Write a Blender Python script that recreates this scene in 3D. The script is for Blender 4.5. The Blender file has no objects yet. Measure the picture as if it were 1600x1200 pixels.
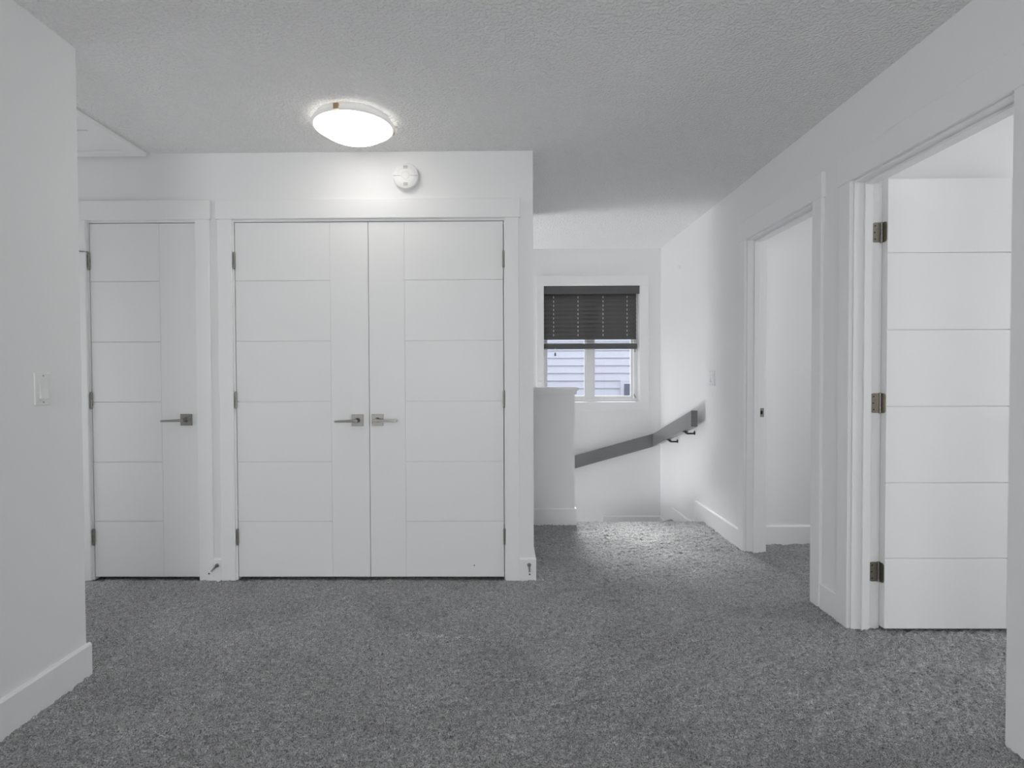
import bpy, bmesh, math, random
import numpy as np
from mathutils import Vector, Matrix
random.seed(4); rng = np.random.default_rng(11)
scene = bpy.context.scene
col = scene.collection
PI = math.pi

# ------------------------------------------------------------------ camera
yaw, pitch, roll = -0.0099, -0.0185, -0.0038
fwd = Vector((math.sin(yaw)*math.cos(pitch), math.cos(yaw)*math.cos(pitch), math.sin(pitch)))
rt0 = Vector((math.cos(yaw), -math.sin(yaw), 0)); up0 = rt0.cross(fwd)
rt = rt0*math.cos(roll) + up0*math.sin(roll); up = up0*math.cos(roll) - rt0*math.sin(roll)
cd = bpy.data.cameras.new('camera'); cam = bpy.data.objects.new('camera', cd); col.objects.link(cam)
cd.sensor_width = 36; cd.lens = 845.06*36/1600; cd.shift_x = 22.5/1600; cd.shift_y = 0
cd.clip_start = 0.02
m = Matrix(((rt.x, up.x, -fwd.x), (rt.y, up.y, -fwd.y), (rt.z, up.z, -fwd.z))).to_4x4()
m.translation = Vector((0, 0, 1.1801)); cam.matrix_world = m
scene.camera = cam
# ------------------------------------------------------------------ world (overcast daylight)
w = bpy.data.worlds.new('sky'); scene.world = w; w.use_nodes = True
bg = w.node_tree.nodes['Background']; bg.inputs[0].default_value = (0.86, 0.91, 1.0, 1); bg.inputs[1].default_value = 2.2
# ------------------------------------------------------------------ added fill lights in place of guessed, unseen windows; stair window portal
def area(name, loc, aim, sx, sy, power, color=(1, 1, 1)):
    l = bpy.data.lights.new(name, 'AREA'); l.shape = 'RECTANGLE'; l.size = sx; l.size_y = sy
    l.energy = power; l.color = color
    o = bpy.data.objects.new(name, l); col.objects.link(o); o.location = loc
    d = Vector(aim) - Vector(loc); o.rotation_euler = d.to_track_quat('-Z', 'Y').to_euler()
    return o
DAY = (0.97, 0.985, 1.0)
POWER = dict(bonus=46.0, bedroom=33.5, bath=9.5, below=80.0, corridor=5.2)
area('fill_behind_camera', (-0.85, -2.9, 1.2), (-0.85, 3, 1.2), 1.5, 1.9, POWER['bonus'], DAY)  # added fill from behind the camera for the closet doors, no window built
area('fill_bedroom', (4.6, 1.35, 1.2), (1.6, 1.5, 1.2), 1.4, 1.9, POWER['bedroom'], DAY)  # added fill for the open door leaf, its window only guessed
area('fill_bathroom', (3.95, 3.2, 1.5), (1.6, 3.2, 1.3), 0.8, 1.2, POWER['bath'], DAY)  # added fill for the small room, no window built there
area('fill_stair_foot', (-2.2, 4.92, -2.3), (0.9, 4.92, 1.0), 1.0, 1.6, POWER['below'], DAY)  # added light at the stair foot to brighten the stair walls and ceiling
area('fill_corridor', (-3.42, 2.58, 0.95), (0, 2.58, 0.95), 0.8, 1.7, POWER['corridor'], DAY)  # added fill for the side corridor, no window in its end wall
po = area('daylight_stair_window', (0.9, 5.66, 1.16), (0.9, 0, 1.16), 1.0, 0.62, 1, DAY); po.data.cycles.is_portal = True
# hazy sun behind the neighbouring house, slanting in under the half-lowered blind
sl_ = bpy.data.lights.new('hazy_sun', 'SUN'); sl_.energy = 20.0; sl_.angle = math.radians(24); sl_.color = (1.0, 0.985, 0.96)
so = bpy.data.objects.new('hazy_sun', sl_); col.objects.link(so); so.location = (1.5, 9, 6)
so.rotation_euler = Vector((0.05, -0.77, -0.64)).to_track_quat('-Z', 'Y').to_euler()
LAMP = 5.0                     # radiance of the lit glass bowl, set in its material below
# ------------------------------------------------------------------ exposure
vs = scene.view_settings
vs.view_transform = 'Standard'; vs.look = 'None'; vs.exposure = 0.17; vs.gamma = 1.0; vs.use_curve_mapping = False
scene.cycles.use_denoising = True
scene.cycles.max_bounces = 14; scene.cycles.diffuse_bounces = 12
scene.cycles.sample_clamp_indirect = 6

# ------------------------------------------------------------------ materials
def mat(name, rgb, rough=0.6, metal=0.0, spec=0.4, bump=None, var=None, sheen=0.0, emit=None):
    mt = bpy.data.materials.new(name); mt.use_nodes = True
    nt = mt.node_tree; b = nt.nodes['Principled BSDF']
    b.inputs['Base Color'].default_value = (*rgb, 1); b.inputs['Roughness'].default_value = rough
    b.inputs['Metallic'].default_value = metal; b.inputs['Specular IOR Level'].default_value = spec
    if sheen: b.inputs['Sheen Weight'].default_value = sheen
    tc = nt.nodes.new('ShaderNodeTexCoord')
    if var:
        sc, amt = var
        n = nt.nodes.new('ShaderNodeTexNoise'); n.inputs['Scale'].default_value = sc; n.inputs['Detail'].default_value = 5
        nt.links.new(tc.outputs['Object'], n.inputs['Vector'])
        r = nt.nodes.new('ShaderNodeMapRange'); r.inputs['To Min'].default_value = 1-amt; r.inputs['To Max'].default_value = 1+amt
        nt.links.new(n.outputs['Fac'], r.inputs['Value'])
        mx = nt.nodes.new('ShaderNodeMix'); mx.data_type = 'RGBA'; mx.blend_type = 'MULTIPLY'; mx.inputs[0].default_value = 1
        mx.inputs[6].default_value = (*rgb, 1); nt.links.new(r.outputs[0], mx.inputs[7])
        nt.links.new(mx.outputs[2], b.inputs['Base Color'])
    if bump:
        sc, st, dist = bump
        n = nt.nodes.new('ShaderNodeTexNoise'); n.inputs['Scale'].default_value = sc; n.inputs['Detail'].default_value = 3
        nt.links.new(tc.outputs['Object'], n.inputs['Vector'])
        bp = nt.nodes.new('ShaderNodeBump'); bp.inputs['Strength'].default_value = st; bp.inputs['Distance'].default_value = dist
        nt.links.new(n.outputs['Fac'], bp.inputs['Height']); nt.links.new(bp.outputs[0], b.inputs['Normal'])
    return mt
M = {}
M['wall'] = mat('wall_paint', (0.85, 0.85, 0.85), 0.75, spec=0.25, bump=(160, 0.06, 0.002), var=(1.2, 0.012))
M['trim'] = mat('trim_paint', (0.86, 0.86, 0.86), 0.42, spec=0.35, bump=(60, 0.03, 0.001))
M['door'] = mat('door_paint', (0.85, 0.85, 0.85), 0.38, spec=0.35, bump=(45, 0.03, 0.001))
M['nickel'] = mat('satin_nickel', (0.31, 0.30, 0.28), 0.42, metal=1.0, bump=(300, 0.05, 0.0005))
M['aged'] = mat('aged_nickel', (0.33, 0.31, 0.26), 0.3, metal=1.0, var=(120, 0.3))
M['dark'] = mat('dark_metal', (0.03, 0.03, 0.03), 0.45)
M['black'] = mat('black_hole', (0.008, 0.008, 0.008), 0.9)
M['plastic'] = mat('white_plastic', (0.82, 0.82, 0.81), 0.35, bump=(200, 0.02, 0.0005))
M['slot'] = mat('slot_grey', (0.30, 0.30, 0.30), 0.7)
M['vinyl'] = mat('white_vinyl', (0.82, 0.83, 0.84), 0.35, bump=(40, 0.02, 0.0005))
M['blind'] = mat('charcoal_faux_wood', (0.10, 0.098, 0.098), 0.5, bump=(90, 0.08, 0.001), var=(14, 0.12))
M['cord'] = mat('cord_and_lit_holes', (0.72, 0.71, 0.69), 0.8, bump=(400, 0.1, 0.0005))
M['siding'] = mat('pale_siding', (0.56, 0.565, 0.635), 0.55, bump=(50, 0.06, 0.002), var=(3, 0.02))
M['pane_dark'] = mat('dark_house_window', (0.14, 0.15, 0.20), 0.12, spec=0.5)
M['rubber'] = mat('rubber_tip', (0.05, 0.05, 0.05), 0.7)
M['roof'] = mat('grey_roof_shingle', (0.12, 0.12, 0.125), 0.9, bump=(30, 0.4, 0.01), var=(20, 0.2))
# handrail: brushed grey-stained wood
def wood():
    mt = bpy.data.materials.new('grey_stained_wood'); mt.use_nodes = True; nt = mt.node_tree; b = nt.nodes['Principled BSDF']
    tc = nt.nodes.new('ShaderNodeTexCoord'); mp = nt.nodes.new('ShaderNodeMapping'); mp.inputs['Scale'].default_value = (3, 3, 60)
    nt.links.new(tc.outputs['Object'], mp.inputs[0])
    n = nt.nodes.new('ShaderNodeTexNoise'); n.inputs['Scale'].default_value = 2.0; n.inputs['Detail'].default_value = 6
    nt.links.new(mp.outputs[0], n.inputs['Vector'])
    r = nt.nodes.new('ShaderNodeValToRGB'); r.color_ramp.elements[0].color = (0.14, 0.14, 0.142, 1); r.color_ramp.elements[1].color = (0.20, 0.20, 0.202, 1)
    nt.links.new(n.outputs['Fac'], r.inputs[0]); nt.links.new(r.outputs[0], b.inputs['Base Color'])
    b.inputs['Roughness'].default_value = 0.3; b.inputs['Specular IOR Level'].default_value = 0.6; b.inputs['Coat Weight'].default_value = 0.5; b.inputs['Coat Roughness'].default_value = 0.25
    return mt
M['rail'] = wood()
# knockdown ceiling: fine lumpy relief
def ceilmat():
    mt = bpy.data.materials.new('textured_ceiling'); mt.use_nodes = True; nt = mt.node_tree; b = nt.nodes['Principled BSDF']
    b.inputs['Base Color'].default_value = (0.84, 0.84, 0.835, 1); b.inputs['Roughness'].default_value = 0.85; b.inputs['Specular IOR Level'].default_value = 0.2
    tc = nt.nodes.new('ShaderNodeTexCoord')
    n = nt.nodes.new('ShaderNodeTexNoise'); n.inputs['Scale'].default_value = 75; n.inputs['Detail'].default_value = 3; n.inputs['Roughness'].default_value = 0.25
    nt.links.new(tc.outputs['Object'], n.inputs['Vector'])
    r = nt.nodes.new('ShaderNodeValToRGB'); r.color_ramp.elements[0].position = 0.38; r.color_ramp.elements[1].position = 0.62
    nt.links.new(n.outputs['Fac'], r.inputs[0])
    bp = nt.nodes.new('ShaderNodeBump'); bp.inputs['Strength'].default_value = 0.8; bp.inputs['Distance'].default_value = 0.006
    nt.links.new(r.outputs[0], bp.inputs['Height']); nt.links.new(bp.outputs[0], b.inputs['Normal'])
    return mt
M['ceiling'] = ceilmat()
def carpetmat():
    mt = bpy.data.materials.new('grey_carpet'); mt.use_nodes = True; nt = mt.node_tree; b = nt.nodes['Principled BSDF']
    b.inputs['Roughness'].default_value = 0.95; b.inputs['Specular IOR Level'].default_value = 0.1
    b.inputs['Sheen Weight'].default_value = 0.25; b.inputs['Sheen Roughness'].default_value = 0.6
    tc = nt.nodes.new('ShaderNodeTexCoord')
    n1 = nt.nodes.new('ShaderNodeTexNoise'); n1.inputs['Scale'].default_value = 230; n1.inputs['Detail'].default_value = 3
    n2 = nt.nodes.new('ShaderNodeTexNoise'); n2.inputs['Scale'].default_value = 2.6; n2.inputs['Detail'].default_value = 6; n2.inputs['Roughness'].default_value = 0.6; n2.inputs['Distortion'].default_value = 0.8
    n3 = nt.nodes.new('ShaderNodeTexNoise'); n3.inputs['Scale'].default_value = 55; n3.inputs['Detail'].default_value = 4
    for n in (n1, n2, n3): nt.links.new(tc.outputs['Object'], n.inputs['Vector'])
    def mr(src, lo, hi, a=0.3, c=0.7):
        r = nt.nodes.new('ShaderNodeMapRange'); r.inputs['From Min'].default_value = a; r.inputs['From Max'].default_value = c
        r.inputs['To Min'].default_value = lo; r.inputs['To Max'].default_value = hi; nt.links.new(src.outputs['Fac'], r.inputs['Value']); return r
    a = mr(n1, 0.2, 1.9); c = mr(n2, 0.85, 1.15); d = mr(n3, 0.72, 1.3)
    def mul(p, q):
        x = nt.nodes.new('ShaderNodeMath'); x.operation = 'MULTIPLY'; nt.links.new(p.outputs[0], x.inputs[0]); nt.links.new(q.outputs[0], x.inputs[1]); return x
    k = mul(mul(a, c), d)
    mx = nt.nodes.new('ShaderNodeMix'); mx.data_type = 'RGBA'; mx.blend_type = 'MULTIPLY'; mx.inputs[0].default_value = 1
    mx.inputs[6].default_value = (0.285, 0.285, 0.288, 1); nt.links.new(k.outputs[0], mx.inputs[7]); nt.links.new(mx.outputs[2], b.inputs['Base Color'])
    bp = nt.nodes.new('ShaderNodeBump'); bp.inputs['Strength'].default_value = 0.9; bp.inputs['Distance'].default_value = 0.004
    nt.links.new(n1.outputs['Fac'], bp.inputs['Height']); nt.links.new(bp.outputs[0], b.inputs['Normal'])
    return mt
M['carpet'] = carpetmat()
def glassmat():
    mt = bpy.data.materials.new('window_glass'); mt.use_nodes = True; nt = mt.node_tree
    out = nt.nodes['Material Output']; nt.nodes.remove(nt.nodes['Principled BSDF'])
    t = nt.nodes.new('ShaderNodeBsdfTransparent'); t.inputs[0].default_value = (0.96, 0.975, 0.98, 1)
    g = nt.nodes.new('ShaderNodeBsdfGlossy'); g.inputs['Roughness'].default_value = 0.02
    f = nt.nodes.new('ShaderNodeFresnel'); f.inputs[0].default_value = 1.45
    mx = nt.nodes.new('ShaderNodeMixShader'); nt.links.new(f.outputs[0], mx.inputs[0]); nt.links.new(t.outputs[0], mx.inputs[1]); nt.links.new(g.outputs[0], mx.inputs[2])
    nt.links.new(mx.outputs[0], out.inputs[0]); return mt
M['glass'] = glassmat()
def bowlmat():
    mt = bpy.data.materials.new('lit_opal_glass'); mt.use_nodes = True; nt = mt.node_tree; b = nt.nodes['Principled BSDF']
    b.inputs['Base Color'].default_value = (0.85, 0.85, 0.84, 1); b.inputs['Roughness'].default_value = 0.25
    b.inputs['Emission Color'].default_value = (1.0, 0.965, 0.91, 1); b.inputs['Emission Strength'].default_value = LAMP
    return mt
M['bowl'] = bowlmat()
M['rim'] = mat('frosted_rim_glass', (0.55, 0.55, 0.54), 0.2, bump=(80, 0.02, 0.0005))
M['rim'].node_tree.nodes['Principled BSDF'].inputs['Emission Color'].default_value = (1, 0.97, 0.93, 1); M['rim'].node_tree.nodes['Principled BSDF'].inputs['Emission Strength'].default_value = 0.25

# ------------------------------------------------------------------ builders
def tag(o, label=None, cat=None, group=None, kind=None):
    if label: o['label'] = label
    if cat: o['category'] = cat
    if group: o['group'] = group
    if kind: o['kind'] = kind
    return o
def empty(name, loc, label=None, cat=None, group=None, kind=None):
    o = bpy.data.objects.new(name, None); o.empty_display_size = 0.05; o.location = loc; col.objects.link(o)
    return tag(o, label, cat, group, kind)
def wloc(o):
    v = Vector((0, 0, 0))
    while o is not None: v += o.location; o = o.parent
    return v
def link(name, me, m_, parent=None, loc=(0, 0, 0)):
    o = bpy.data.objects.new(name, me); col.objects.link(o)
    if m_ is not None and not me.materials: me.materials.append(M[m_])
    o.location = Vector(loc) - (wloc(parent) if parent else Vector((0, 0, 0)))
    if parent: o.parent = parent
    return o
def fin(name, bm, m_, parent=None, smooth=False, origin=None):
    """bmesh in world coordinates -> one object whose origin is the centre of its base"""
    bmesh.ops.recalc_face_normals(bm, faces=bm.faces)
    vs_ = [v.co for v in bm.verts]
    if origin is None:
        lo = [min(v[i] for v in vs_) for i in range(3)]; hi = [max(v[i] for v in vs_) for i in range(3)]
        origin = Vector(((lo[0]+hi[0])/2, (lo[1]+hi[1])/2, lo[2]))
    bmesh.ops.translate(bm, verts=bm.verts, vec=-Vector(origin))
    me = bpy.data.meshes.new(name); bm.to_mesh(me); bm.free()
    if smooth:
        for p in me.polygons: p.use_smooth = True
        try: me.set_sharp_from_angle(angle=math.radians(38))
        except Exception: pass
    return link(name, me, m_, parent, origin)
def bx(bm, x0, x1, y0, y1, z0, z1, bev=0.0):
    vs_ = [bm.verts.new((x, y, z)) for x in (x0, x1) for y in (y0, y1) for z in (z0, z1)]
    fs = [bm.faces.new([vs_[i] for i in q]) for q in ((0, 1, 3, 2), (4, 6, 7, 5), (0, 4, 5, 1), (2, 3, 7, 6), (0, 2, 6, 4), (1, 5, 7, 3))]
    if bev > 0:
        es = list({e for f in fs for e in f.edges})
        bmesh.ops.bevel(bm, geom=es, offset=bev, segments=1, affect='EDGES', profile=0.5)
def box(name, x0, x1, y0, y1, z0, z1, m_, parent=None, bev=0.0):
    bm = bmesh.new(); bx(bm, x0, x1, y0, y1, z0, z1, bev); return fin(name, bm, m_, parent)
def prism(bm, pts, axis, a0, a1):
    """polygon pts (2-D, in the two other axes in order) extruded along axis"""
    def mk(p, a):
        c = list(p); c.insert(axis, a); return bm.verts.new(c)
    A = [mk(p, a0) for p in pts]; B = [mk(p, a1) for p in pts]; n = len(pts)
    bm.faces.new(A); bm.faces.new(B[::-1])
    for i in range(n): bm.faces.new((A[i], B[i], B[(i+1) % n], A[(i+1) % n]))
def lathe(bm, prof, centre, axis='Z', seg=32, sgn=1):
    """prof: list of (r, h). axis Z: h along +Z*sgn; axis Y: h along -Y (towards the viewer); axis X likewise"""
    c = Vector(centre); rings = []
    for r, h in prof:
        ring = []
        if r < 1e-6: rings.append([bm.verts.new(c + _ax(axis, 0, 0, h*sgn))]); continue
        for i in range(seg):
            t = 2*PI*i/seg; ring.append(bm.verts.new(c + _ax(axis, r*math.cos(t), r*math.sin(t), h*sgn)))
        rings.append(ring)
    for a, b in zip(rings, rings[1:]):
        for i in range(seg):
            j = (i+1) % seg
            if len(a) == 1 and len(b) == 1: continue
            if len(a) == 1: bm.faces.new((a[0], b[i], b[j]))
            elif len(b) == 1: bm.faces.new((a[i], a[j], b[0]))
            else: bm.faces.new((a[i], a[j], b[j], b[i]))
def _ax(axis, u, v, h):
    return Vector((u, v, h)) if axis == 'Z' else Vector((u, -h, v)) if axis == 'Y' else Vector((h, u, v))
def tube(bm, pts, r, seg=10):
    pts = [Vector(p) for p in pts]; rings = []
    for i, p in enumerate(pts):
        d = (pts[min(i+1, len(pts)-1)] - pts[max(i-1, 0)]).normalized()
        a = d.orthogonal().normalized() if i == 0 else (prev - d*prev.dot(d)).normalized()
        prev = a; b = d.cross(a); rr = r[i] if isinstance(r, (list, tuple)) else r
        rings.append([bm.verts.new(p + (a*math.cos(2*PI*k/seg) + b*math.sin(2*PI*k/seg))*rr) for k in range(seg)])
    for A, B in zip(rings, rings[1:]):
        for k in range(seg): bm.faces.new((A[k], A[(k+1) % seg], B[(k+1) % seg], B[k]))
    bm.faces.new(rings[0][::-1]); bm.faces.new(rings[-1])

# ------------------------------------------------------------------ plan (metres; camera stands at x=0, y=0)
H = 2.44
YC, XC = 3.079, 0.173          # closet front wall, its right corner
XW, XWI = 1.5965, 1.7115       # right wall: hall face, room face
XL, YL = -1.64, 2.088          # left wall: hall face, its far end
YW = 5.491                     # window wall over the stair
YP, XP = 4.217, 0.558          # half wall
BH, BT = 0.128, 0.013          # baseboard
YB = -3.0                      # wall behind the camera
XLL = -3.5
BOT = -2.75                    # lower floor of the stairwell
NF0, NF1 = 1.707, 2.483        # near door opening between jambs
FF0, FF1 = 2.793, 3.555        # far door opening
HD = 2.042                     # head height of the openings on the right wall
YR1 = 3.735                    # cross wall of the room behind the far door

# ------------------------------------------------------------------ walls
def struct(name, boxes, label, cat='wall', m_='wall', bev=0.0):
    bm = bmesh.new()
    for b in boxes: bx(bm, *b, bev)
    return tag(fin(name, bm, m_), label, cat, kind='structure')
JT = 0.018                     # jamb board
struct('wall_right', [(XW, XWI, YB, NF0-JT, 0, H), (XW, XWI, NF0-JT, NF1+JT, HD+JT, H), (XW, XWI, NF1+JT, FF0-JT, 0, H),
                      (XW, XWI, FF0-JT, FF1+JT, HD+JT, H), (XW, XWI, FF1+JT, YW+0.12, 0, H), (XW, XWI, 4.32, YW+0.12, BOT, 0)],
       'long white right wall with two door openings running back to the stair')
LD0, LD1 = -2.357, -1.752      # left door leaf
CD0, CD1, CDM = -1.524, 0.003, -0.7635
DT = 2.046                     # leaf top
struct('wall_back', [(XLL, LD0-0.021, YC, YC+0.115, 0, H), (LD0-0.021, LD1+0.021, YC, YC+0.115, DT+0.024, H), (LD1+0.021, CD0-0.021, YC, YC+0.115, 0, H),
                     (CD0-0.021, CD1+0.021, YC, YC+0.115, DT+0.024, H), (CD1+0.021, XC, YC, YC+0.115, 0, H)],
       'white wall holding the single door and the double closet doors')
struct('wall_closet_side', [(XC-0.115, XC, YC+0.115, YP+0.12, 0, H)], 'white side of the closet block facing the stair passage')
struct('wall_closet_rear', [(XLL, XC-0.115, YP+0.005, YP+0.12, BOT, H), (XC-0.115, XP, YP+0.005, YP+0.12, BOT, 0-0.001), (XL-0.03, XL+0.03, YC+0.115, YP+0.005, 0, H)], 'white wall closing the closets at the back')
struct('wall_left', [(XL-0.12, XL, YB, YL, 0, H), (XLL, XL-0.12, YL-0.12, YL, 0, H)], 'white foreground wall at left with the light switch, ending at the side corridor')
struct('wall_corridor_end', [(XLL-0.12, XLL, YL-0.12, YW+0.12, BOT, H)], 'white end wall of the side corridor')
struct('wall_front', [(XL-0.12, XWI, YB-0.12, YB, 0, H)], 'white wall behind the viewpoint')
WX0, WX1, WZ0, WZ1 = 0.415, 1.383, 0.893, 2.066   # stair window opening
struct('wall_window', [(XLL, WX0, YW, YW+0.14, BOT, H), (WX1, XW, YW, YW+0.14, BOT, H), (WX0, WX1, YW, YW+0.14, BOT, WZ0), (WX0, WX1, YW, YW+0.14, WZ1, H)],
       'white wall above the stair that holds the window')
struct('wall_bathroom', [(XWI, 4.12, YR1, YR1+0.12, 0, H), (4.12, 4.24, 2.68, YR1+0.12, 0, H)], 'white wall of the small room behind the far doorway')
struct('wall_partition', [(XWI, 4.12, 2.56, 2.68, 0, H)], 'white wall dividing the two rooms on the right')
struct('wall_bedroom', [(4.7, 4.82, -1.0, 2.68, 0, H), (4.12, 4.7, 2.56, 2.68, 0, H), (XWI, 4.82, -1.12, -1.0, 0, H)], 'white wall of the bedroom behind the open door')
# half wall at the head of the stair
hw = empty('wall_half', ((XC+XP)/2, YP+0.06, 0), 'white half wall with moulded cap at the head of the stair', 'half wall', kind='structure')
box('half_wall_body', XC, XP, YP, YP+0.12, 0, 1.028, 'wall', hw)
box('cap_board', XC, XP+0.026, YP-0.026, YP+0.146, 1.05, 1.072, 'trim', hw, 0.003)
bm = bmesh.new(); prism(bm, [(YP-0.012, 1.02), (YP-0.016, 1.035), (YP-0.022, 1.05), (YP+0.142, 1.05), (YP+0.136, 1.035), (YP+0.132, 1.02)], 0, XC, XP+0.014)
fin('cap_moulding', bm, 'trim', hw)
# ceiling
CE = tag(box('ceiling', XLL-0.12, 4.82, YB-0.12, YW+0.14, H, H+0.12, 'ceiling'), 'white ceiling with an orange-peel texture', 'ceiling', kind='structure')

# ------------------------------------------------------------------ carpet floor: one displaced grid, dense where it shows
def noise2(x, y, cell, seed):
    r = np.random.default_rng(seed); n = 512; g = r.random((n, n))
    fx = x/cell + 1000; fy = y/cell + 1000
    ix = np.floor(fx).astype(int); iy = np.floor(fy).astype(int); tx = fx-ix; ty = fy-iy
    tx = tx*tx*(3-2*tx); ty = ty*ty*(3-2*ty)
    a = g[ix % n, iy % n]; b = g[(ix+1) % n, iy % n]; c = g[ix % n, (iy+1) % n]; d = g[(ix+1) % n, (iy+1) % n]
    return (a*(1-tx)+b*tx)*(1-ty) + (c*(1-tx)+d*tx)*ty
xs = np.concatenate([np.linspace(XLL, -2.65, 20)[:-1], np.arange(-2.65, 2.75, 0.0075), np.linspace(2.76, 4.75, 30)])
ys = np.concatenate([np.linspace(YB, 1.0, 60)[:-1], np.arange(1.0, 4.285, 0.0075)])
X, Y = np.meshgrid(xs, ys, indexing='ij')
Xr = X*0.8 + Y*0.35; Yr = -X*0.5 + Y*1.1                      # slight lay of the pile
Z = (noise2(Xr*0.6, Yr*1.3, 0.022, 1)-0.5)*0.009 + (noise2(X, Y, 0.010, 2)-0.5)*0.010 + (noise2(Xr*0.5, Yr*1.5, 0.06, 3)-0.5)*0.003 + (noise2(X, Y, 0.3, 4)-0.5)*0.0015
Z += (rng.random(Z.shape)-0.5)*0.007
def ridge(xa, ya, xb, yb, wdt, hgt):
    global Z
    t = np.clip((X-xa)/(xb-xa), 0, 1); yc = ya + (yb-ya)*t + 0.012*np.sin(t*5)
    Z = Z + hgt*np.exp(-((Y-yc)/wdt)**2)*np.sin(PI*t)
ridge(-0.50, 2.405, -0.22, 2.41, 0.014, 0.019); ridge(-0.31, 2.36, 0.0, 2.385, 0.014, 0.020); ridge(0.25, 2.85, 0.55, 2.95, 0.015, 0.010)
Z += 0.0 - Z.mean()
Z -= 0.009*np.clip((Y-(YC-0.012))/0.03, 0, 1)*(Y < YC+0.5)*(X < 0.004)       # pile pressed down under the closed doors
# rounded nosing and first riser
ny = np.array([4.292, 4.302, 4.312, 4.320, 4.326, 4.328, 4.326, 4.318, 4.312]); nz = np.array([0.001, -0.001, -0.005, -0.011, -0.02, -0.032, -0.045, -0.055, -0.2])
Xn, Yn = np.meshgrid(xs, ny, indexing='ij'); Zn = np.tile(nz, (len(xs), 1)) + (rng.random(Xn.shape)-0.5)*0.003*(np.arange(len(ny)) < 8)
X = np.hstack([X, Xn]); Y = np.hstack([Y, Yn]); Z = np.hstack([Z, Zn])
nx_, ny_ = X.shape
co = np.stack([X, Y, Z], -1).reshape(-1, 3).astype(np.float32)
idx = np.arange(nx_*ny_).reshape(nx_, ny_)
quads = np.stack([idx[:-1, :-1], idx[1:, :-1], idx[1:, 1:], idx[:-1, 1:]], -1).reshape(-1, 4)
me = bpy.data.meshes.new('floor'); me.vertices.add(len(co)); me.vertices.foreach_set('co', co.ravel())
me.loops.add(quads.size); me.loops.foreach_set('vertex_index', quads.ravel().astype(np.int32))
me.polygons.add(len(quads)); me.polygons.foreach_set('loop_start', np.arange(0, quads.size, 4, dtype=np.int32))
me.update(calc_edges=True); me.polygons.foreach_set('use_smooth', np.ones(len(quads), dtype=bool))
tag(link('floor', me, 'carpet'), 'grey cut-pile carpet covering the landing floor', 'carpet', kind='structure')

# ------------------------------------------------------------------ winding stair
st = empty('staircase', (1.08, 4.4, BOT), 'grey carpeted stair winding down behind the half wall', 'staircase', kind='structure')
pv = (XP+0.005, 4.345)
def step(pts, z):
    bm = bmesh.new(); prism(bm, pts, 2, z-0.2, z); fin('tread', bm, 'carpet', st)
step([(XP+0.005, 4.315), (XW, 4.315), (XW, 5.1), pv], -0.195)
step([pv, (XW, 5.1), (XW, YW), (1.01, YW)], -0.39)
step([pv, (1.01, YW), (XP+0.005, YW)], -0.585)
for k in range(8):
    x1 = XP+0.005-0.255*k; step([(x1-0.27, 4.345), (x1, 4.345), (x1, YW), (x1-0.27, YW)], -0.78-0.195*k)
struct('floor_lower', [(XLL, XW, 4.34, YW, BOT-0.1, BOT)], 'grey carpeted floor at the foot of the stair', 'floor', 'carpet')

# ------------------------------------------------------------------ trim: casings, jambs, stops
CT, CW = 0.018, 0.0795
def casing_back(name, x0, x1, label):
    """door surround in the closet wall; x0..x1 = leaf edges"""
    t = empty(name, ((x0+x1)/2, YC, 0), label, 'door casing', kind='structure')
    a, b = x0-0.012, x1+0.009
    box('side_casing', a-CW, a, YC-CT, YC, 0, 2.062, 'trim', t, 0.0025); box('side_casing', b, b+CW, YC-CT, YC, 0, 2.062, 'trim', t, 0.0025)
    box('head_casing', a-CW-0.009, b+CW+0.009, YC-CT-0.005, YC, 2.062, 2.170, 'trim', t, 0.0025)
    box('side_jamb', x0-0.021, x0-0.004, YC, YC+0.115, 0, DT+0.004, 'trim', t); box('side_jamb', x1+0.004, x1+0.021, YC, YC+0.115, 0, DT+0.004, 'trim', t)
    box('head_jamb', x0-0.021, x1+0.021, YC, YC+0.115, DT+0.004, DT+0.024, 'trim', t)
    box('door_stop', x0-0.004, x1+0.004, YC+0.04, YC+0.075, DT-0.008, DT+0.004, 'trim', t)
    return t
casing_back('trim_1', LD0, LD1, 'white flat casing around the single door at left')
casing_back('trim_2', CD0, CD1, 'white flat casing around the double closet doors')
def casing_right(name, y0, y1, label):
    t = empty(name, (XW, (y0+y1)/2, 0), label, 'door casing', kind='structure')
    a, b = y0-0.0055, y1+0.0055
    box('side_casing', XW-CT, XW, a-CW, a, 0, 2.058, 'trim', t, 0.0025); box('side_casing', XW-CT, XW, b, b+CW, 0, 2.058, 'trim', t, 0.0025)
    box('head_casing', XW-CT-0.005, XW, a-CW-0.009, b+CW+0.009, 2.0485, 2.172, 'trim', t, 0.0025)
    box('side_jamb', XW, XWI, y0-JT, y0, 0, HD+JT, 'trim', t, 0.001); box('side_jamb', XW, XWI, y1, y1+JT, 0, HD+JT, 'trim', t, 0.001)
    box('head_jamb', XW, XWI, y0, y1, HD, HD+JT, 'trim', t, 0.001)
    s0, s1 = XW+0.042, XW+0.078
    box('door_stop', s0, s1, y1-0.011, y1, 0, HD, 'trim', t, 0.0015); box('door_stop', s0, s1, y0, y0+0.011, 0, HD, 'trim', t, 0.0015)
    box('door_stop', s0, s1, y0+0.011, y1-0.011, HD-0.011, HD, 'trim', t, 0.0015)
    # room-side casing
    box('side_casing', XWI, XWI+CT, b, b+CW-0.02, 0, 2.058, 'trim', t, 0.0025)
    return t
t3 = casing_right('trim_3', FF0, FF1, 'white casing of the far doorway in the right wall')
t4 = casing_right('trim_4', NF0, NF1, 'white casing of the near doorway with the open door')
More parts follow.
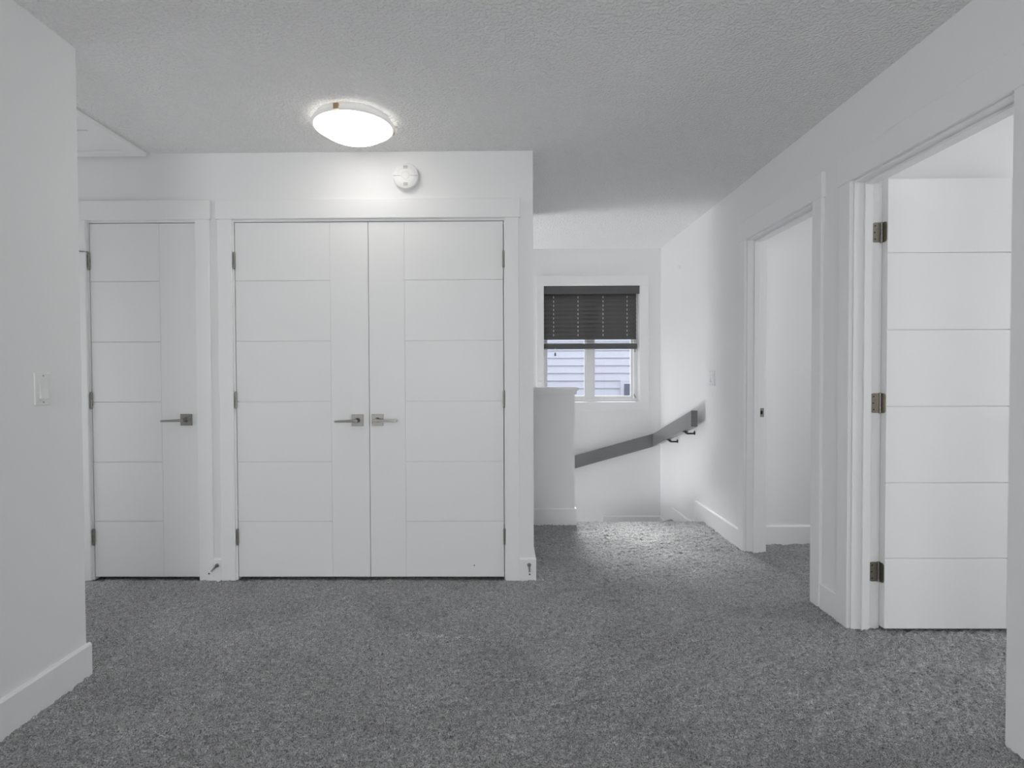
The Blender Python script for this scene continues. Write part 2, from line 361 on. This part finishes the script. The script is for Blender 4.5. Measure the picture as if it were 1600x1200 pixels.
# strike plate on the far jamb
sp = box('strike_plate', 1.684, 1.7085, FF1-0.0015, FF1, 0.892, 0.950, 'nickel', t3, 0.0004)
bm = bmesh.new(); lathe(bm, [(0, 0), (0.008, 0), (0.008, 0.0004), (0, 0.0004)], (1.6925, FF1-0.0015, 0.921), 'Y', 16)
for v in bm.verts: v.co.z = 0.921 + (v.co.z-0.921)*1.7
fin('latch_hole', bm, 'black', sp)

# ------------------------------------------------------------------ baseboards
def bb(name, segs, label):
    """segs: (axis, fixed coordinate of the wall face, outward sign, a0, a1[, z0])"""
    bm = bmesh.new()
    for s in segs:
        ax, f, sg, a0, a1 = s[:5]; z0 = s[5] if len(s) > 5 else -0.01
        h = z0 + 0.01 + BH if len(s) <= 5 else z0 + BH
        pr = [(f, z0), (f+sg*BT, z0), (f+sg*BT, h-0.008), (f+sg*BT*0.55, h), (f, h)]
        if ax == 'x': prism(bm, pr, 0, a0, a1)
        else: prism(bm, pr, 1, a0, a1)
    return tag(fin(name, bm, 'trim'), label, 'baseboard', kind='structure')
cb = CD1+0.009+CW
bb('baseboard_back', [('x', YC, -1, cb, XC+BT), ('x', YC, -1, LD1+0.009+CW, CD0-0.012-CW), ('x', YC, -1, XLL, LD0-0.012-CW), ('y', XC, 1, YC, YP)], 'white baseboard blocks beside the closet casings')
bb('baseboard_left', [('y', XL, 1, YB, YL+BT), ('x', YL, 1, XLL, XL)], 'white baseboard of the foreground left wall')
bb('baseboard_right', [('y', XW, -1, NF1+0.0055+CW, FF0-0.0055-CW), ('y', XW, -1, FF1+0.0055+CW, 4.485), ('y', XW, -1, YB, NF0-0.0055-CW)], 'white baseboard along the right wall between the doorways')
bb('baseboard_half_wall', [('x', YP, -1, XC+BT, XP+BT), ('y', XP, 1, YP, YP+0.1)], 'white baseboard at the foot of the half wall')
bb('baseboard_stair', [('y', XW, -1, 4.33, 5.10, -0.205), ('y', XW, -1, 5.10, YW, -0.395), ('x', YW, -1, 1.012, XW, -0.395), ('x', YW, -1, XP, 1.01, -0.585)], 'white baseboard stepping down the stair wall')
bb('baseboard_bathroom', [('x', YR1, -1, XWI, 4.12)], 'white baseboard seen through the far doorway')
bb('baseboard_bedroom', [('x', 2.56, -1, XWI+0.03, 4.12)], 'white baseboard in the bedroom behind the open door')

# ------------------------------------------------------------------ doors (all four leaves face the viewer)
def hinge(parent, x, y, zc):
    bm = bmesh.new(); prof = [(0, -0.050), (0.0035, -0.0485), (0.0045, -0.046)]
    for i in range(5):
        a, b = -0.045+0.018*i, -0.045+0.018*(i+1)
        prof += [(0.0052, a), (0.0066, a+0.0012), (0.0066, b-0.0012), (0.0052, b)]
    prof += [(0.0045, 0.046), (0.0035, 0.0485), (0, 0.050)]
    lathe(bm, prof, (x, y, zc), 'Z', 14)
    return fin('hinge', bm, 'nickel', parent, True)
def lever(parent, x, z, y, sg):
    """square rosette and flat lever pointing towards sg"""
    bm = bmesh.new(); lathe(bm, [(0.016, 0.006), (0.0125, 0.011), (0.010, 0.018), (0.010, 0.052), (0, 0.052)], (x, y, z), 'Y', 20)
    h = fin('lever_handle', bm, 'nickel', parent, True)
    box('rosette', x-0.033, x+0.033, y-0.008, y, z-0.033, z+0.033, 'nickel', h, 0.0012)
    bm = bmesh.new(); L = 0.118
    xa = x - sg*0.014; xb = x + sg*L
    pr = [(xa, z+0.007), (x+sg*0.02, z+0.0065), (xb, z+0.001), (xb, z-0.009), (x+sg*0.02, z-0.008), (xa, z-0.008)]
    A = []; B = []
    for i, (px, pz) in enumerate(pr):
        k = 0.0 if i in (0, 1, 4, 5) else 0.004
        A.append(bm.verts.new((px, y-0.060+k, pz))); B.append(bm.verts.new((px, y-0.044+k, pz)))
    bm.faces.new(A); bm.faces.new(B[::-1])
    for i in range(6): bm.faces.new((A[i], B[i], B[(i+1) % 6], A[(i+1) % 6]))
    bmesh.ops.bevel(bm, geom=bm.edges[:], offset=0.0012, segments=1, affect='EDGES')
    fin('lever', bm, 'nickel', h)
    return h
def leaf(name, x0, x1, yf, hs, label, frac=0.72, hinges=True, handle=None):
    z0, z1 = 0.018, DT
    dr = tag(box(name, x0, x1, yf+0.007, yf+0.035, z0, z1, 'door'), label, 'door', kind='structure')
    W = x1-x0; g = 0.0018; gv = 0.0003
    xs_ = x0 + W*frac if hs < 0 else x1 - W*frac
    a, b = (x0, xs_-gv) if hs < 0 else (xs_+gv, x1)
    zl = [z0, 0.339, 0.682, 1.027, 1.371, 1.716, z1]
    for k in range(6):
        lo = zl[k] + (g if k else 0); hi = zl[k+1] - (g if k < 5 else 0)
        box('panel', a, b, yf, yf+0.007, lo, hi, 'door', dr, 0.0008)
    c, d = (xs_+gv, x1) if hs < 0 else (x0, xs_-gv)
    box('stile', c, d, yf, yf+0.007, z0, z1, 'door', dr, 0.0008)
    hx = x0-0.003 if hs < 0 else x1+0.003
    if hinges:
        for zc in (1.831, 1.037, 0.25): hinge(dr, hx, yf-0.005, zc)
    if handle: lever(dr, handle[0], handle[1], yf, handle[2])
    return dr
d1 = leaf('door_1', LD0, LD1, YC+0.001, -1, 'white single door with lever pointing left, leftmost in the closet wall', 0.66, True, (-1.8145, 0.925, -1))
d2 = leaf('door_2', CD0, CDM-0.0015, YC+0.001, -1, 'left leaf of the white double closet doors', 0.715, True, (-0.8305, 0.919, -1))
d3 = leaf('door_3', CDM+0.0015, CD1, YC+0.001, 1, 'right leaf of the white double closet doors', 0.733, True, (-0.7165, 0.921, 1))
# scuff on the right leaf and hinge-pin stop on the left door
bm = bmesh.new(); lathe(bm, [(0, 0), (0.0045, 0), (0.0042, 0.0008), (0, 0.0008)], (-0.168, YC+0.001, 0.083), 'Y', 12); fin('bumper_mark', bm, 'slot', d3)
bm = bmesh.new(); tube(bm, [(LD0-0.003, YC-0.006, 1.884), (LD0-0.02, YC-0.02, 1.884), (LD0-0.04, YC-0.03, 1.884)], 0.003); lathe(bm, [(0, 0), (0.008, 0), (0.008, 0.01), (0, 0.01)], (LD0-0.043, YC-0.028, 1.884), 'Y', 12)
fin('hinge_pin_stop', bm, 'slot', d1)
OX0, OX1, OY = 1.7257, 2.4877, 2.4505
d4 = leaf('door_4', OX0, OX1, OY, -1, 'white bedroom door standing open in the near right doorway', 0.72, False, (OX1-0.07, 0.925, -1))
# butterfly hinges of the open door: plate on jamb, plate on leaf edge, barrel between
def plate(name, pts, axis, a0, a1, parent):
    bm = bmesh.new(); prism(bm, pts, axis, a0, a1); return fin(name, bm, 'aged', parent)
def rplate(u0, u1, v0, v1, r, right):
    """plate outline rounded on one side"""
    p = []
    if right:
        p += [(u0, v0)]
        for k in range(6): t = -PI/2 + k*PI/10; p.append((u1-r+r*math.cos(t), v0+r+r*math.sin(t)))
        for k in range(6): t = k*PI/10; p.append((u1-r+r*math.cos(t), v1-r+r*math.sin(t)))
        p += [(u0, v1)]
    else:
        p += [(u1, v1)]
        for k in range(6): t = PI/2 + k*PI/10; p.append((u0+r+r*math.cos(t), v1-r+r*math.sin(t)))
        for k in range(6): t = PI + k*PI/10; p.append((u0+r+r*math.cos(t), v0+r+r*math.sin(t)))
        p += [(u1, v0)]
    return p
scr = None
for zc in (1.815, 1.041, 0.267):
    bm = bmesh.new(); prof = [(0, -0.048)]
    for i in range(5):
        a, b = -0.046+0.0184*i, -0.046+0.0184*(i+1); prof += [(0.0048, a), (0.006, a+0.001), (0.006, b-0.001), (0.0048, b)]
    prof.append((0, 0.048)); lathe(bm, prof, (1.7190, NF1-0.0015, zc), 'Z', 14)
    hg = fin('hinge', bm, 'nickel', d4, True)
    plate('jamb_plate', rplate(1.6775, 1.7125, zc-0.045, zc+0.045, 0.012, False), 1, NF1-0.0022, NF1, hg)
    plate('leaf_plate', [(y_, z_) for y_, z_ in rplate(OY+0.004, OY+0.035, zc-0.045, zc+0.045, 0.012, False)], 0, OX0-0.0022, OX0, hg)
    for sx, sz in ((1.684, 0.03), (1.682, 0.0), (1.684, -0.03)):
        bm = bmesh.new(); lathe(bm, [(0.0035, 0), (0.0032, 0.001), (0, 0.0012)], (sx+0.006, NF1-0.0022, zc+sz), 'Y', 10); fin('screw', bm, 'dark', hg)

# ------------------------------------------------------------------ stair window
wn = empty('window_1', ((WX0+WX1)/2, YW, WZ0), 'white framed stair window looking onto pale siding', 'window', kind='structure')
ox0, ox1, oz0, oz1 = 0.341, 1.469, 0.806, 2.170
box('head_casing', ox0, ox1, YW-0.016, YW, WZ1, oz1, 'trim', wn, 0.002); box('sill_casing', ox0, ox1, YW-0.016, YW, oz0, WZ0, 'trim', wn, 0.002)
box('side_casing', ox0, WX0, YW-0.016, YW, WZ0, WZ1, 'trim', wn, 0.002); box('side_casing', WX1, ox1, YW-0.016, YW, WZ0, WZ1, 'trim', wn, 0.002)
fy0, fy1 = YW+0.085, YW+0.138
px = [0.459, 0.8415, 0.9476, 1.318]; pz0, pz1 = 0.950, 2.03
box('frame_side', WX0, px[0]-0.018, fy0, fy1, WZ0, WZ1, 'vinyl', wn, 0.003); box('frame_side', px[3]+0.028, WX1, fy0, fy1, WZ0, WZ1, 'vinyl', wn, 0.003)
box('frame_rail', px[0]-0.018, px[3]+0.028, fy0, fy1, WZ0, WZ0+0.028, 'vinyl', wn, 0.003); box('frame_rail', px[0]-0.018, px[3]+0.028, fy0, fy1, WZ1-0.02, WZ1, 'vinyl', wn, 0.003)
box('mullion', px[1]+0.012, px[2]-0.012, fy0-0.004, fy1, WZ0+0.028, WZ1-0.02, 'vinyl', wn, 0.004)
for a, b, l, r in ((px[0], px[1], px[0]-0.018, px[1]+0.012), (px[2], px[3], px[2]-0.012, px[3]+0.024)):
    s = empty('sash', ((a+b)/2, fy0+0.02, WZ0+0.03)); s.parent = wn; s.location = s.location - wn.location
    y0, y1 = fy0+0.012, fy1-0.006
    box('sash_stile', l, a, y0, y1, WZ0+0.028, WZ1-0.02, 'vinyl', s, 0.002); box('sash_stile', b, r, y0, y1, WZ0+0.028, WZ1-0.02, 'vinyl', s, 0.002)
    box('sash_rail', a, b, y0, y1, WZ0+0.028, pz0, 'vinyl', s, 0.002); box('sash_rail', a, b, y0, y1, pz1, WZ1-0.02, 'vinyl', s, 0.002)
    box('pane', a, b, y0+0.018, y0+0.022, pz0, pz1, 'glass', s)
bm = bmesh.new(); tube(bm, [(1.349, fy0-0.004, 0.965), (1.351, fy0-0.012, 0.955), (1.362, fy0-0.018, 0.93)], [0.006, 0.006, 0.005]); fin('crank_handle', bm, 'slot', wn)
box('sash_lock', 1.352, 1.360, fy0-0.012, fy0, 1.40, 1.46, 'slot', wn, 0.002)
# ------------------------------------------------------------------ blind
bl = empty('window_blind', (0.89, YW+0.03, 1.43), 'charcoal slatted blind half lowered in the stair window', 'blind')
box('valance', WX0+0.001, WX1-0.003, YW-0.006, YW+0.008, 1.985, WZ1-0.004, 'blind', bl, 0.002)
box('head_rail', WX0+0.004, WX1-0.02, YW+0.01, YW+0.06, 2.0, WZ1-0.004, 'blind', bl)
bx0, bx1 = WX0+0.004, 1.356
sl = bmesh.new(); prism(sl, [(-0.0015, -0.0255), (0.0015, -0.0255), (0.003, 0), (0.0015, 0.0255), (-0.0015, 0.0255), (0.0, 0)], 0, -(bx1-bx0)/2, (bx1-bx0)/2)
bmesh.ops.recalc_face_normals(sl, faces=sl.faces)
sme = bpy.data.meshes.new('slat'); sl.to_mesh(sme); sl.free(); sme.materials.append(M['blind'])
yb_ = YW+0.032
for k in range(11):
    o = link('slat', sme, None, bl, ((bx0+bx1)/2, yb_, 1.975-0.0425*k)); o.rotation_euler.x = math.radians(-20)
for z_ in (1.509,):
    o = link('slat', sme, None, bl, ((bx0+bx1)/2, yb_, z_)); o.rotation_euler.x = math.radians(-86)
box('bottom_rail', bx0-0.004, bx1+0.006, yb_-0.027, yb_+0.027, 1.430, 1.485, 'blind', bl, 0.006)
bm = bmesh.new(); bx(bm, -0.0033, 0.0033, -0.0025, 0.0025, -0.010, 0.010, 0.0012); cme = bpy.data.meshes.new('lit_hole_dot'); bm.to_mesh(cme); bm.free(); cme.materials.append(M['cord'])  # pale dots stand in for light showing at the slats' cord holes
for cxp in (0.516, 0.763, 1.016, 1.259):
    for k in range(10): link('lit_hole_dot', cme, None, bl, (cxp, yb_-0.0215, 1.975-0.0425*k - 0.021))
bm = bmesh.new(); tube(bm, [(0.531, yb_-0.024, 1.45), (0.531, yb_-0.031, 1.425), (0.531, yb_-0.031, 1.39)], 0.0012, 6); fin('pull_cord', bm, 'cord', bl)
bm = bmesh.new(); lathe(bm, [(0, 0.036), (0.006, 0.033), (0.0085, 0.012), (0.009, 0), (0, 0)], (0.531, yb_-0.031, 1.360), 'Z', 12); fin('cord_tassel', bm, 'rubber', bl, True)

# ------------------------------------------------------------------ neighbouring house beyond the stair window
YN = 8.4
nb = empty('neighbour_house', (1.2, YN, -2.6), 'pale blue-white clapboard house wall seen through the stair window', 'house')
box('wall_sheathing', -5, 8, YN+0.02, YN+0.2, -2.75, 2.42, 'siding', nb)
p_ = 0.1174; bmn = bmesh.new(); prism(bmn, [(-0.020, -0.006), (-0.020, 0.0), (0.004, p_+0.008), (0.02, p_+0.008), (0.02, -0.006)], 0, -6.5, 6.5); bmesh.ops.recalc_face_normals(bmn, faces=bmn.faces)
nme = bpy.data.meshes.new('siding_board'); bmn.to_mesh(nme); bmn.free(); nme.materials.append(M['siding'])
for k in range(-32, 10): link('siding_board', nme, None, nb, (1.5, YN, 1.195 + p_*k))
bm = bmesh.new(); prism(bm, [(YN-0.3, 2.36), (YN-0.3, 2.46), (YN+4, 4.1), (YN+4, 4.0)], 0, -5.2, 8.2); fin('roof', bm, 'roof', nb)
wnb = box('window_frame', 1.812, 2.85, YN-0.05, YN+0.01, -0.3, 1.075, 'siding', nb, 0.004)
box('window_pane', 1.868, 2.79, YN-0.056, YN-0.048, -0.24, 1.020, 'pane_dark', wnb); box('window_bar', 1.868, 2.79, YN-0.06, YN-0.055, 0.945, 0.968, 'pane_dark', wnb)
struct('bounce_cut_cladding', [(XLL, WX0-0.09, YW+0.141, YW+0.16, BOT, H), (WX1+0.09, 5, YW+0.141, YW+0.16, BOT, H), (WX0-0.09, WX1+0.09, YW+0.141, YW+0.16, BOT, WZ0-0.09), (WX0-0.09, WX1+0.09, YW+0.141, YW+0.16, WZ1+0.09, H)], 'dark grey cladding added outside the stair window to cut bounced sunlight', 'wall', 'roof')  # unseen dark boards, added to keep sun from bouncing onto the siding
tag(box('ground', -9, 12, YW+0.14, 14, -2.95, -2.8, 'carpet'), 'dark ground between the two houses', 'ground', kind='structure')

# ------------------------------------------------------------------ handrail
hr = empty('handrail', (1.52, 4.9, 0.43), 'grey stained board handrail turning the stair corner', 'handrail')
SL = 0.279; RH = 0.1285
def rz(y): return 0.885 - SL*(y-4.293)
ra, rb = 1.490, 1.541; wy0, wy1 = 5.388, 5.437
bm = bmesh.new()
def quadbox(bm, a, b, hgt):
    """board between plan corners a=(p0,p1), b=(p0,p1) with top z each"""
    v = []
    for (x, y, z) in a + b: v += [bm.verts.new((x, y, z)), bm.verts.new((x, y, z-hgt))]
    # a0t a0b a1t a1b b0t b0b b1t b1b
    for q in ((0, 2, 3, 1), (4, 5, 7, 6), (0, 1, 5, 4), (2, 6, 7, 3), (0, 4, 6, 2), (1, 3, 7, 5)): bm.faces.new([v[i] for i in q])
quadbox(bm, [(ra, 4.293, rz(4.293)), (rb, 4.293, rz(4.293))], [(ra, wy0, rz(wy0)), (rb, wy1, rz(wy0))], RH)
bmesh.ops.bevel(bm, geom=bm.edges[:], offset=0.0018, segments=1, affect='EDGES'); fin('upper_board', bm, 'rail', hr)
bm = bmesh.new(); xe = -0.9
quadbox(bm, [(ra, wy0, rz(wy0)), (rb, wy1, rz(wy0))], [(xe, wy0, rz(wy0)-SL*(ra-xe)), (xe, wy1, rz(wy0)-SL*(ra-xe))], RH)
bmesh.ops.bevel(bm, geom=bm.edges[:], offset=0.0018, segments=1, affect='EDGES'); fin('lower_board', bm, 'rail', hr)
for y_ in (4.515, 4.955):
    zb = rz(y_)-RH; bm = bmesh.new()
    tube(bm, [(1.519, y_, zb+0.002), (1.521, y_, zb-0.010), (1.535, y_, zb-0.017), (XW-0.004, y_, zb-0.017)], 0.0075)
    lathe(bm, [(0, 0), (0.017, 0), (0.015, 0.005), (0, 0.005)], (XW, y_, zb-0.012), 'X', 20, -1); bx(bm, 1.503, 1.533, y_-0.026, y_+0.026, zb-0.005, zb+0.001)
    fin('bracket', bm, 'dark', hr, True)
for x_ in (0.35, -0.5):
    zb = rz(wy0)-SL*(ra-x_)-RH; bm = bmesh.new()
    tube(bm, [(x_, 5.414, zb+0.002), (x_, 5.416, zb-0.010), (x_, 5.43, zb-0.017), (x_, YW-0.004, zb-0.017)], 0.0075); lathe(bm, [(0, 0), (0.017, 0), (0.015, 0.005), (0, 0.005)], (x_, YW, zb-0.012), 'Y', 20)
    fin('bracket', bm, 'dark', hr, True)

# ------------------------------------------------------------------ ceiling lamp
lc = Vector((-0.735, 2.695, 0)); zr, lr, dp = 2.408, 0.196, 0.076
lamp = empty('ceiling_lamp', (lc.x, lc.y, 2.33), 'lit flush ceiling lamp with a shallow white glass bowl', 'ceiling lamp')
R_ = (lr*lr+dp*dp)/(2*dp)
bm = bmesh.new(); prof = []
for k in range(15):
    r = (lr-0.006)*k/14; prof.append((r, zr-dp+R_-math.sqrt(R_*R_-r*r)))
prof += [((lr-0.006)*0.97, zr+0.004), (0.12, zr-0.004), (0, zr-0.006)]
lathe(bm, prof, (lc.x, lc.y, 0), 'Z', 64); fin('glass_bowl', bm, 'bowl', lamp, True)
bm = bmesh.new(); lathe(bm, [(lr-0.006, zr-0.010), (lr-0.001, zr-0.007), (lr+0.004, zr+0.000), (lr+0.004, zr+0.004), (lr-0.001, zr+0.006), (lr-0.012, zr+0.005), (lr-0.006, zr-0.010)], (lc.x, lc.y, 0), 'Z', 64); fin('bowl_rim', bm, 'rim', lamp, True)
bm = bmesh.new(); lathe(bm, [(0, H), (0.180, H), (0.182, H-0.003), (0.182, zr+0.009), (0.176, zr+0.007), (0, zr+0.007)], (lc.x, lc.y, 0), 'Z', 64); fin('ceiling_pan', bm, 'plastic', lamp, True)
M['brass'] = mat('warm_clip_metal', (0.55, 0.42, 0.28), 0.35, metal=1.0, bump=(200, 0.05, 0.0005))
for a in (-98, 22, 142):
    t = math.radians(a); c, s = math.cos(t), math.sin(t)
    bm = bmesh.new(); bx(bm, -0.013, 0.013, -0.006, 0.0065, zr-0.008, zr+0.020, 0.002)
    bmesh.ops.transform(bm, matrix=Matrix.Translation((lc.x+c*lr, lc.y+s*lr, 0)) @ Matrix.Rotation(t-PI/2, 4, 'Z'), verts=bm.verts)
    fin('retaining_clip', bm, 'brass', lamp)
# ------------------------------------------------------------------ smoke detector on the wall
sd = empty('smoke_detector', (-0.540, YC, 2.218), 'round white smoke detector on the wall above the closet doors', 'smoke detector')
dc = (-0.540, YC, 2.291)
bm = bmesh.new(); lathe(bm, [(0, 0), (0.066, 0), (0.066, 0.008), (0.062, 0.009), (0, 0.009)], dc, 'Y', 48); fin('mounting_plate', bm, 'plastic', sd, True)
bm = bmesh.new(); lathe(bm, [(0.060, 0.010), (0.072, 0.011), (0.073, 0.026), (0.069, 0.036), (0.062, 0.040), (0.046, 0.0425), (0.045, 0.0415), (0.022, 0.042), (0.021, 0.0405), (0.0195, 0.0405), (0.0185, 0.042), (0, 0.042)], dc, 'Y', 48)
bd = fin('detector_body', bm, 'plastic', sd, True)
for sg in (1, -1):
    for k in range(3):
        z_ = dc[2] + sg*0.047 + (k-1)*0.006; box('vent_slot', dc[0]-0.012, dc[0]+0.012, YC-0.0430, YC-0.0405, z_-0.0012, z_+0.0012, 'slot', bd)
box('seam', dc[0]-0.066, dc[0]-0.026, YC-0.0425, YC-0.0395, dc[2]-0.0008, dc[2]+0.0008, 'slot', bd); box('seam', dc[0]+0.026, dc[0]+0.066, YC-0.0425, YC-0.0395, dc[2]-0.0008, dc[2]+0.0008, 'slot', bd)
# ------------------------------------------------------------------ attic hatch
ah = empty('attic_hatch', (-2.45, 2.7, H), 'white trimmed attic hatch panel in the corridor ceiling', 'ceiling hatch')
hx0, hx1, hy0, hy1 = -2.95, -2.010, 2.30, 3.062
HT = 0.022
box('hatch_trim', hx1-0.085, hx1, hy0, hy1, H-HT, H, 'trim', ah, 0.002); box('hatch_trim', hx0, hx0+0.085, hy0, hy1, H-HT, H, 'trim', ah, 0.002)
box('hatch_trim', hx0+0.085, hx1-0.085, hy1-0.06, hy1, H-HT, H, 'trim', ah, 0.002); box('hatch_trim', hx0+0.085, hx1-0.085, hy0, hy0+0.085, H-HT, H, 'trim', ah, 0.002)
box('hatch_panel', hx0+0.085, hx1-0.085, 2.768, hy1-0.06, H-0.011, H, 'trim', ah, 0.0015); box('hatch_panel', hx0+0.085, hx1-0.085, hy0+0.085, 2.764, H-0.006, H, 'trim', ah, 0.0015)
# ------------------------------------------------------------------ light switches
def switch(name, x, yc, zc, sg, gangs, states, label):
    """wall plate on a wall with normal sg*X"""
    w_ = 0.070 if gangs == 1 else 0.116
    t = empty(name, (x, yc, zc-0.057), label, 'light switch', 'light switches')
    f = lambda a, b: (min(x+sg*a, x+sg*b), max(x+sg*a, x+sg*b))
    a, b = f(0, 0.006); box('wall_plate', a, b, yc-w_/2, yc+w_/2, zc-0.057, zc+0.057, 'plastic', t, 0.002)
    for g in range(gangs):
        y_ = yc + (g-(gangs-1)/2)*0.046
        bm = bmesh.new(); k = states[g]
        lo, hi = (0.013, 0.0065) if k else (0.0065, 0.013)
        P_ = [(x+sg*0.004, zc-0.033), (x+sg*lo, zc-0.033), (x+sg*0.0085, zc), (x+sg*hi, zc+0.033), (x+sg*0.004, zc+0.033)]
        prism(bm, P_, 1, y_-0.0165, y_+0.0165); fin('rocker', bm, 'plastic', t)
        for zz in (zc-0.047, zc+0.047):
            bm = bmesh.new(); lathe(bm, [(0.003, 0.006), (0.0028, 0.0068), (0, 0.007)], (x, y_, zz), 'X', 10, sg); fin('screw', bm, 'slot', t)
    return t
switch('light_switch', XL, 1.907, 1.133, 1, 1, [1], 'single white rocker switch on the foreground left wall')
switch('light_switch', XW, 4.143, 1.142, -1, 2, [0, 1], 'double white rocker switch on the right wall above the handrail end')
# ------------------------------------------------------------------ spring door stops
def stop(x, z, tip, label):
    t = empty('spring_door_stop', (x, YC-BT, z-0.012), label, 'door stop', 'door stops on the closet baseboard')
    y = YC-BT
    bm = bmesh.new(); lathe(bm, [(0, 0), (0.011, 0), (0.011, 0.003), (0.007, 0.007), (0, 0.007)], (x, y, z), 'Y', 18); fin('base_cup', bm, 'nickel', t, True)
    bm = bmesh.new(); pts = []; n = 110; v = Vector(tip)
    for k in range(n+1):
        s = k/n; r = 0.0055-0.0015*s; c = Vector((x, y-0.006, z)) + v*s
        pts.append(c + Vector((r*math.cos(s*2*PI*11), 0, r*math.sin(s*2*PI*11))))
    tube(bm, pts, 0.0012, 5); fin('spring', bm, 'nickel', t, True)
    e = Vector((x, y-0.006, z)) + v; bm = bmesh.new(); lathe(bm, [(0, -0.004), (0.0065, -0.003), (0.0065, 0.009), (0.005, 0.012), (0, 0.012)], e, 'Y', 14); fin('rubber_cap', bm, 'plastic', t, True)
    bm = bmesh.new(); lathe(bm, [(0, 0.0122), (0.0045, 0.0121), (0.004, 0.0145), (0, 0.0145)], e, 'Y', 12); fin('rubber_tip', bm, 'rubber', t, True)
stop(-1.643, 0.089, (0.0, -0.068, -0.016), 'spring door stop on the narrow baseboard between the two casings')
stop(0.1455, 0.092, (-0.001, -0.070, -0.022), 'spring door stop on the baseboard block at the wall corner')
# ------------------------------------------------------------------ small hook high on the right wall
hk = bmesh.new(); lathe(hk, [(0, 0), (0.006, 0), (0.006, 0.003), (0.003, 0.004), (0.003, 0.012), (0, 0.012)], (XW, 4.909, 2.136), 'X', 12, -1)
bx(hk, XW-0.014, XW-0.001, 4.900, 4.914, 2.118, 2.150, 0.002)
tag(fin('wall_hook', hk, 'plastic'), 'tiny white clip high on the right wall near the stair corner', 'wall hook')
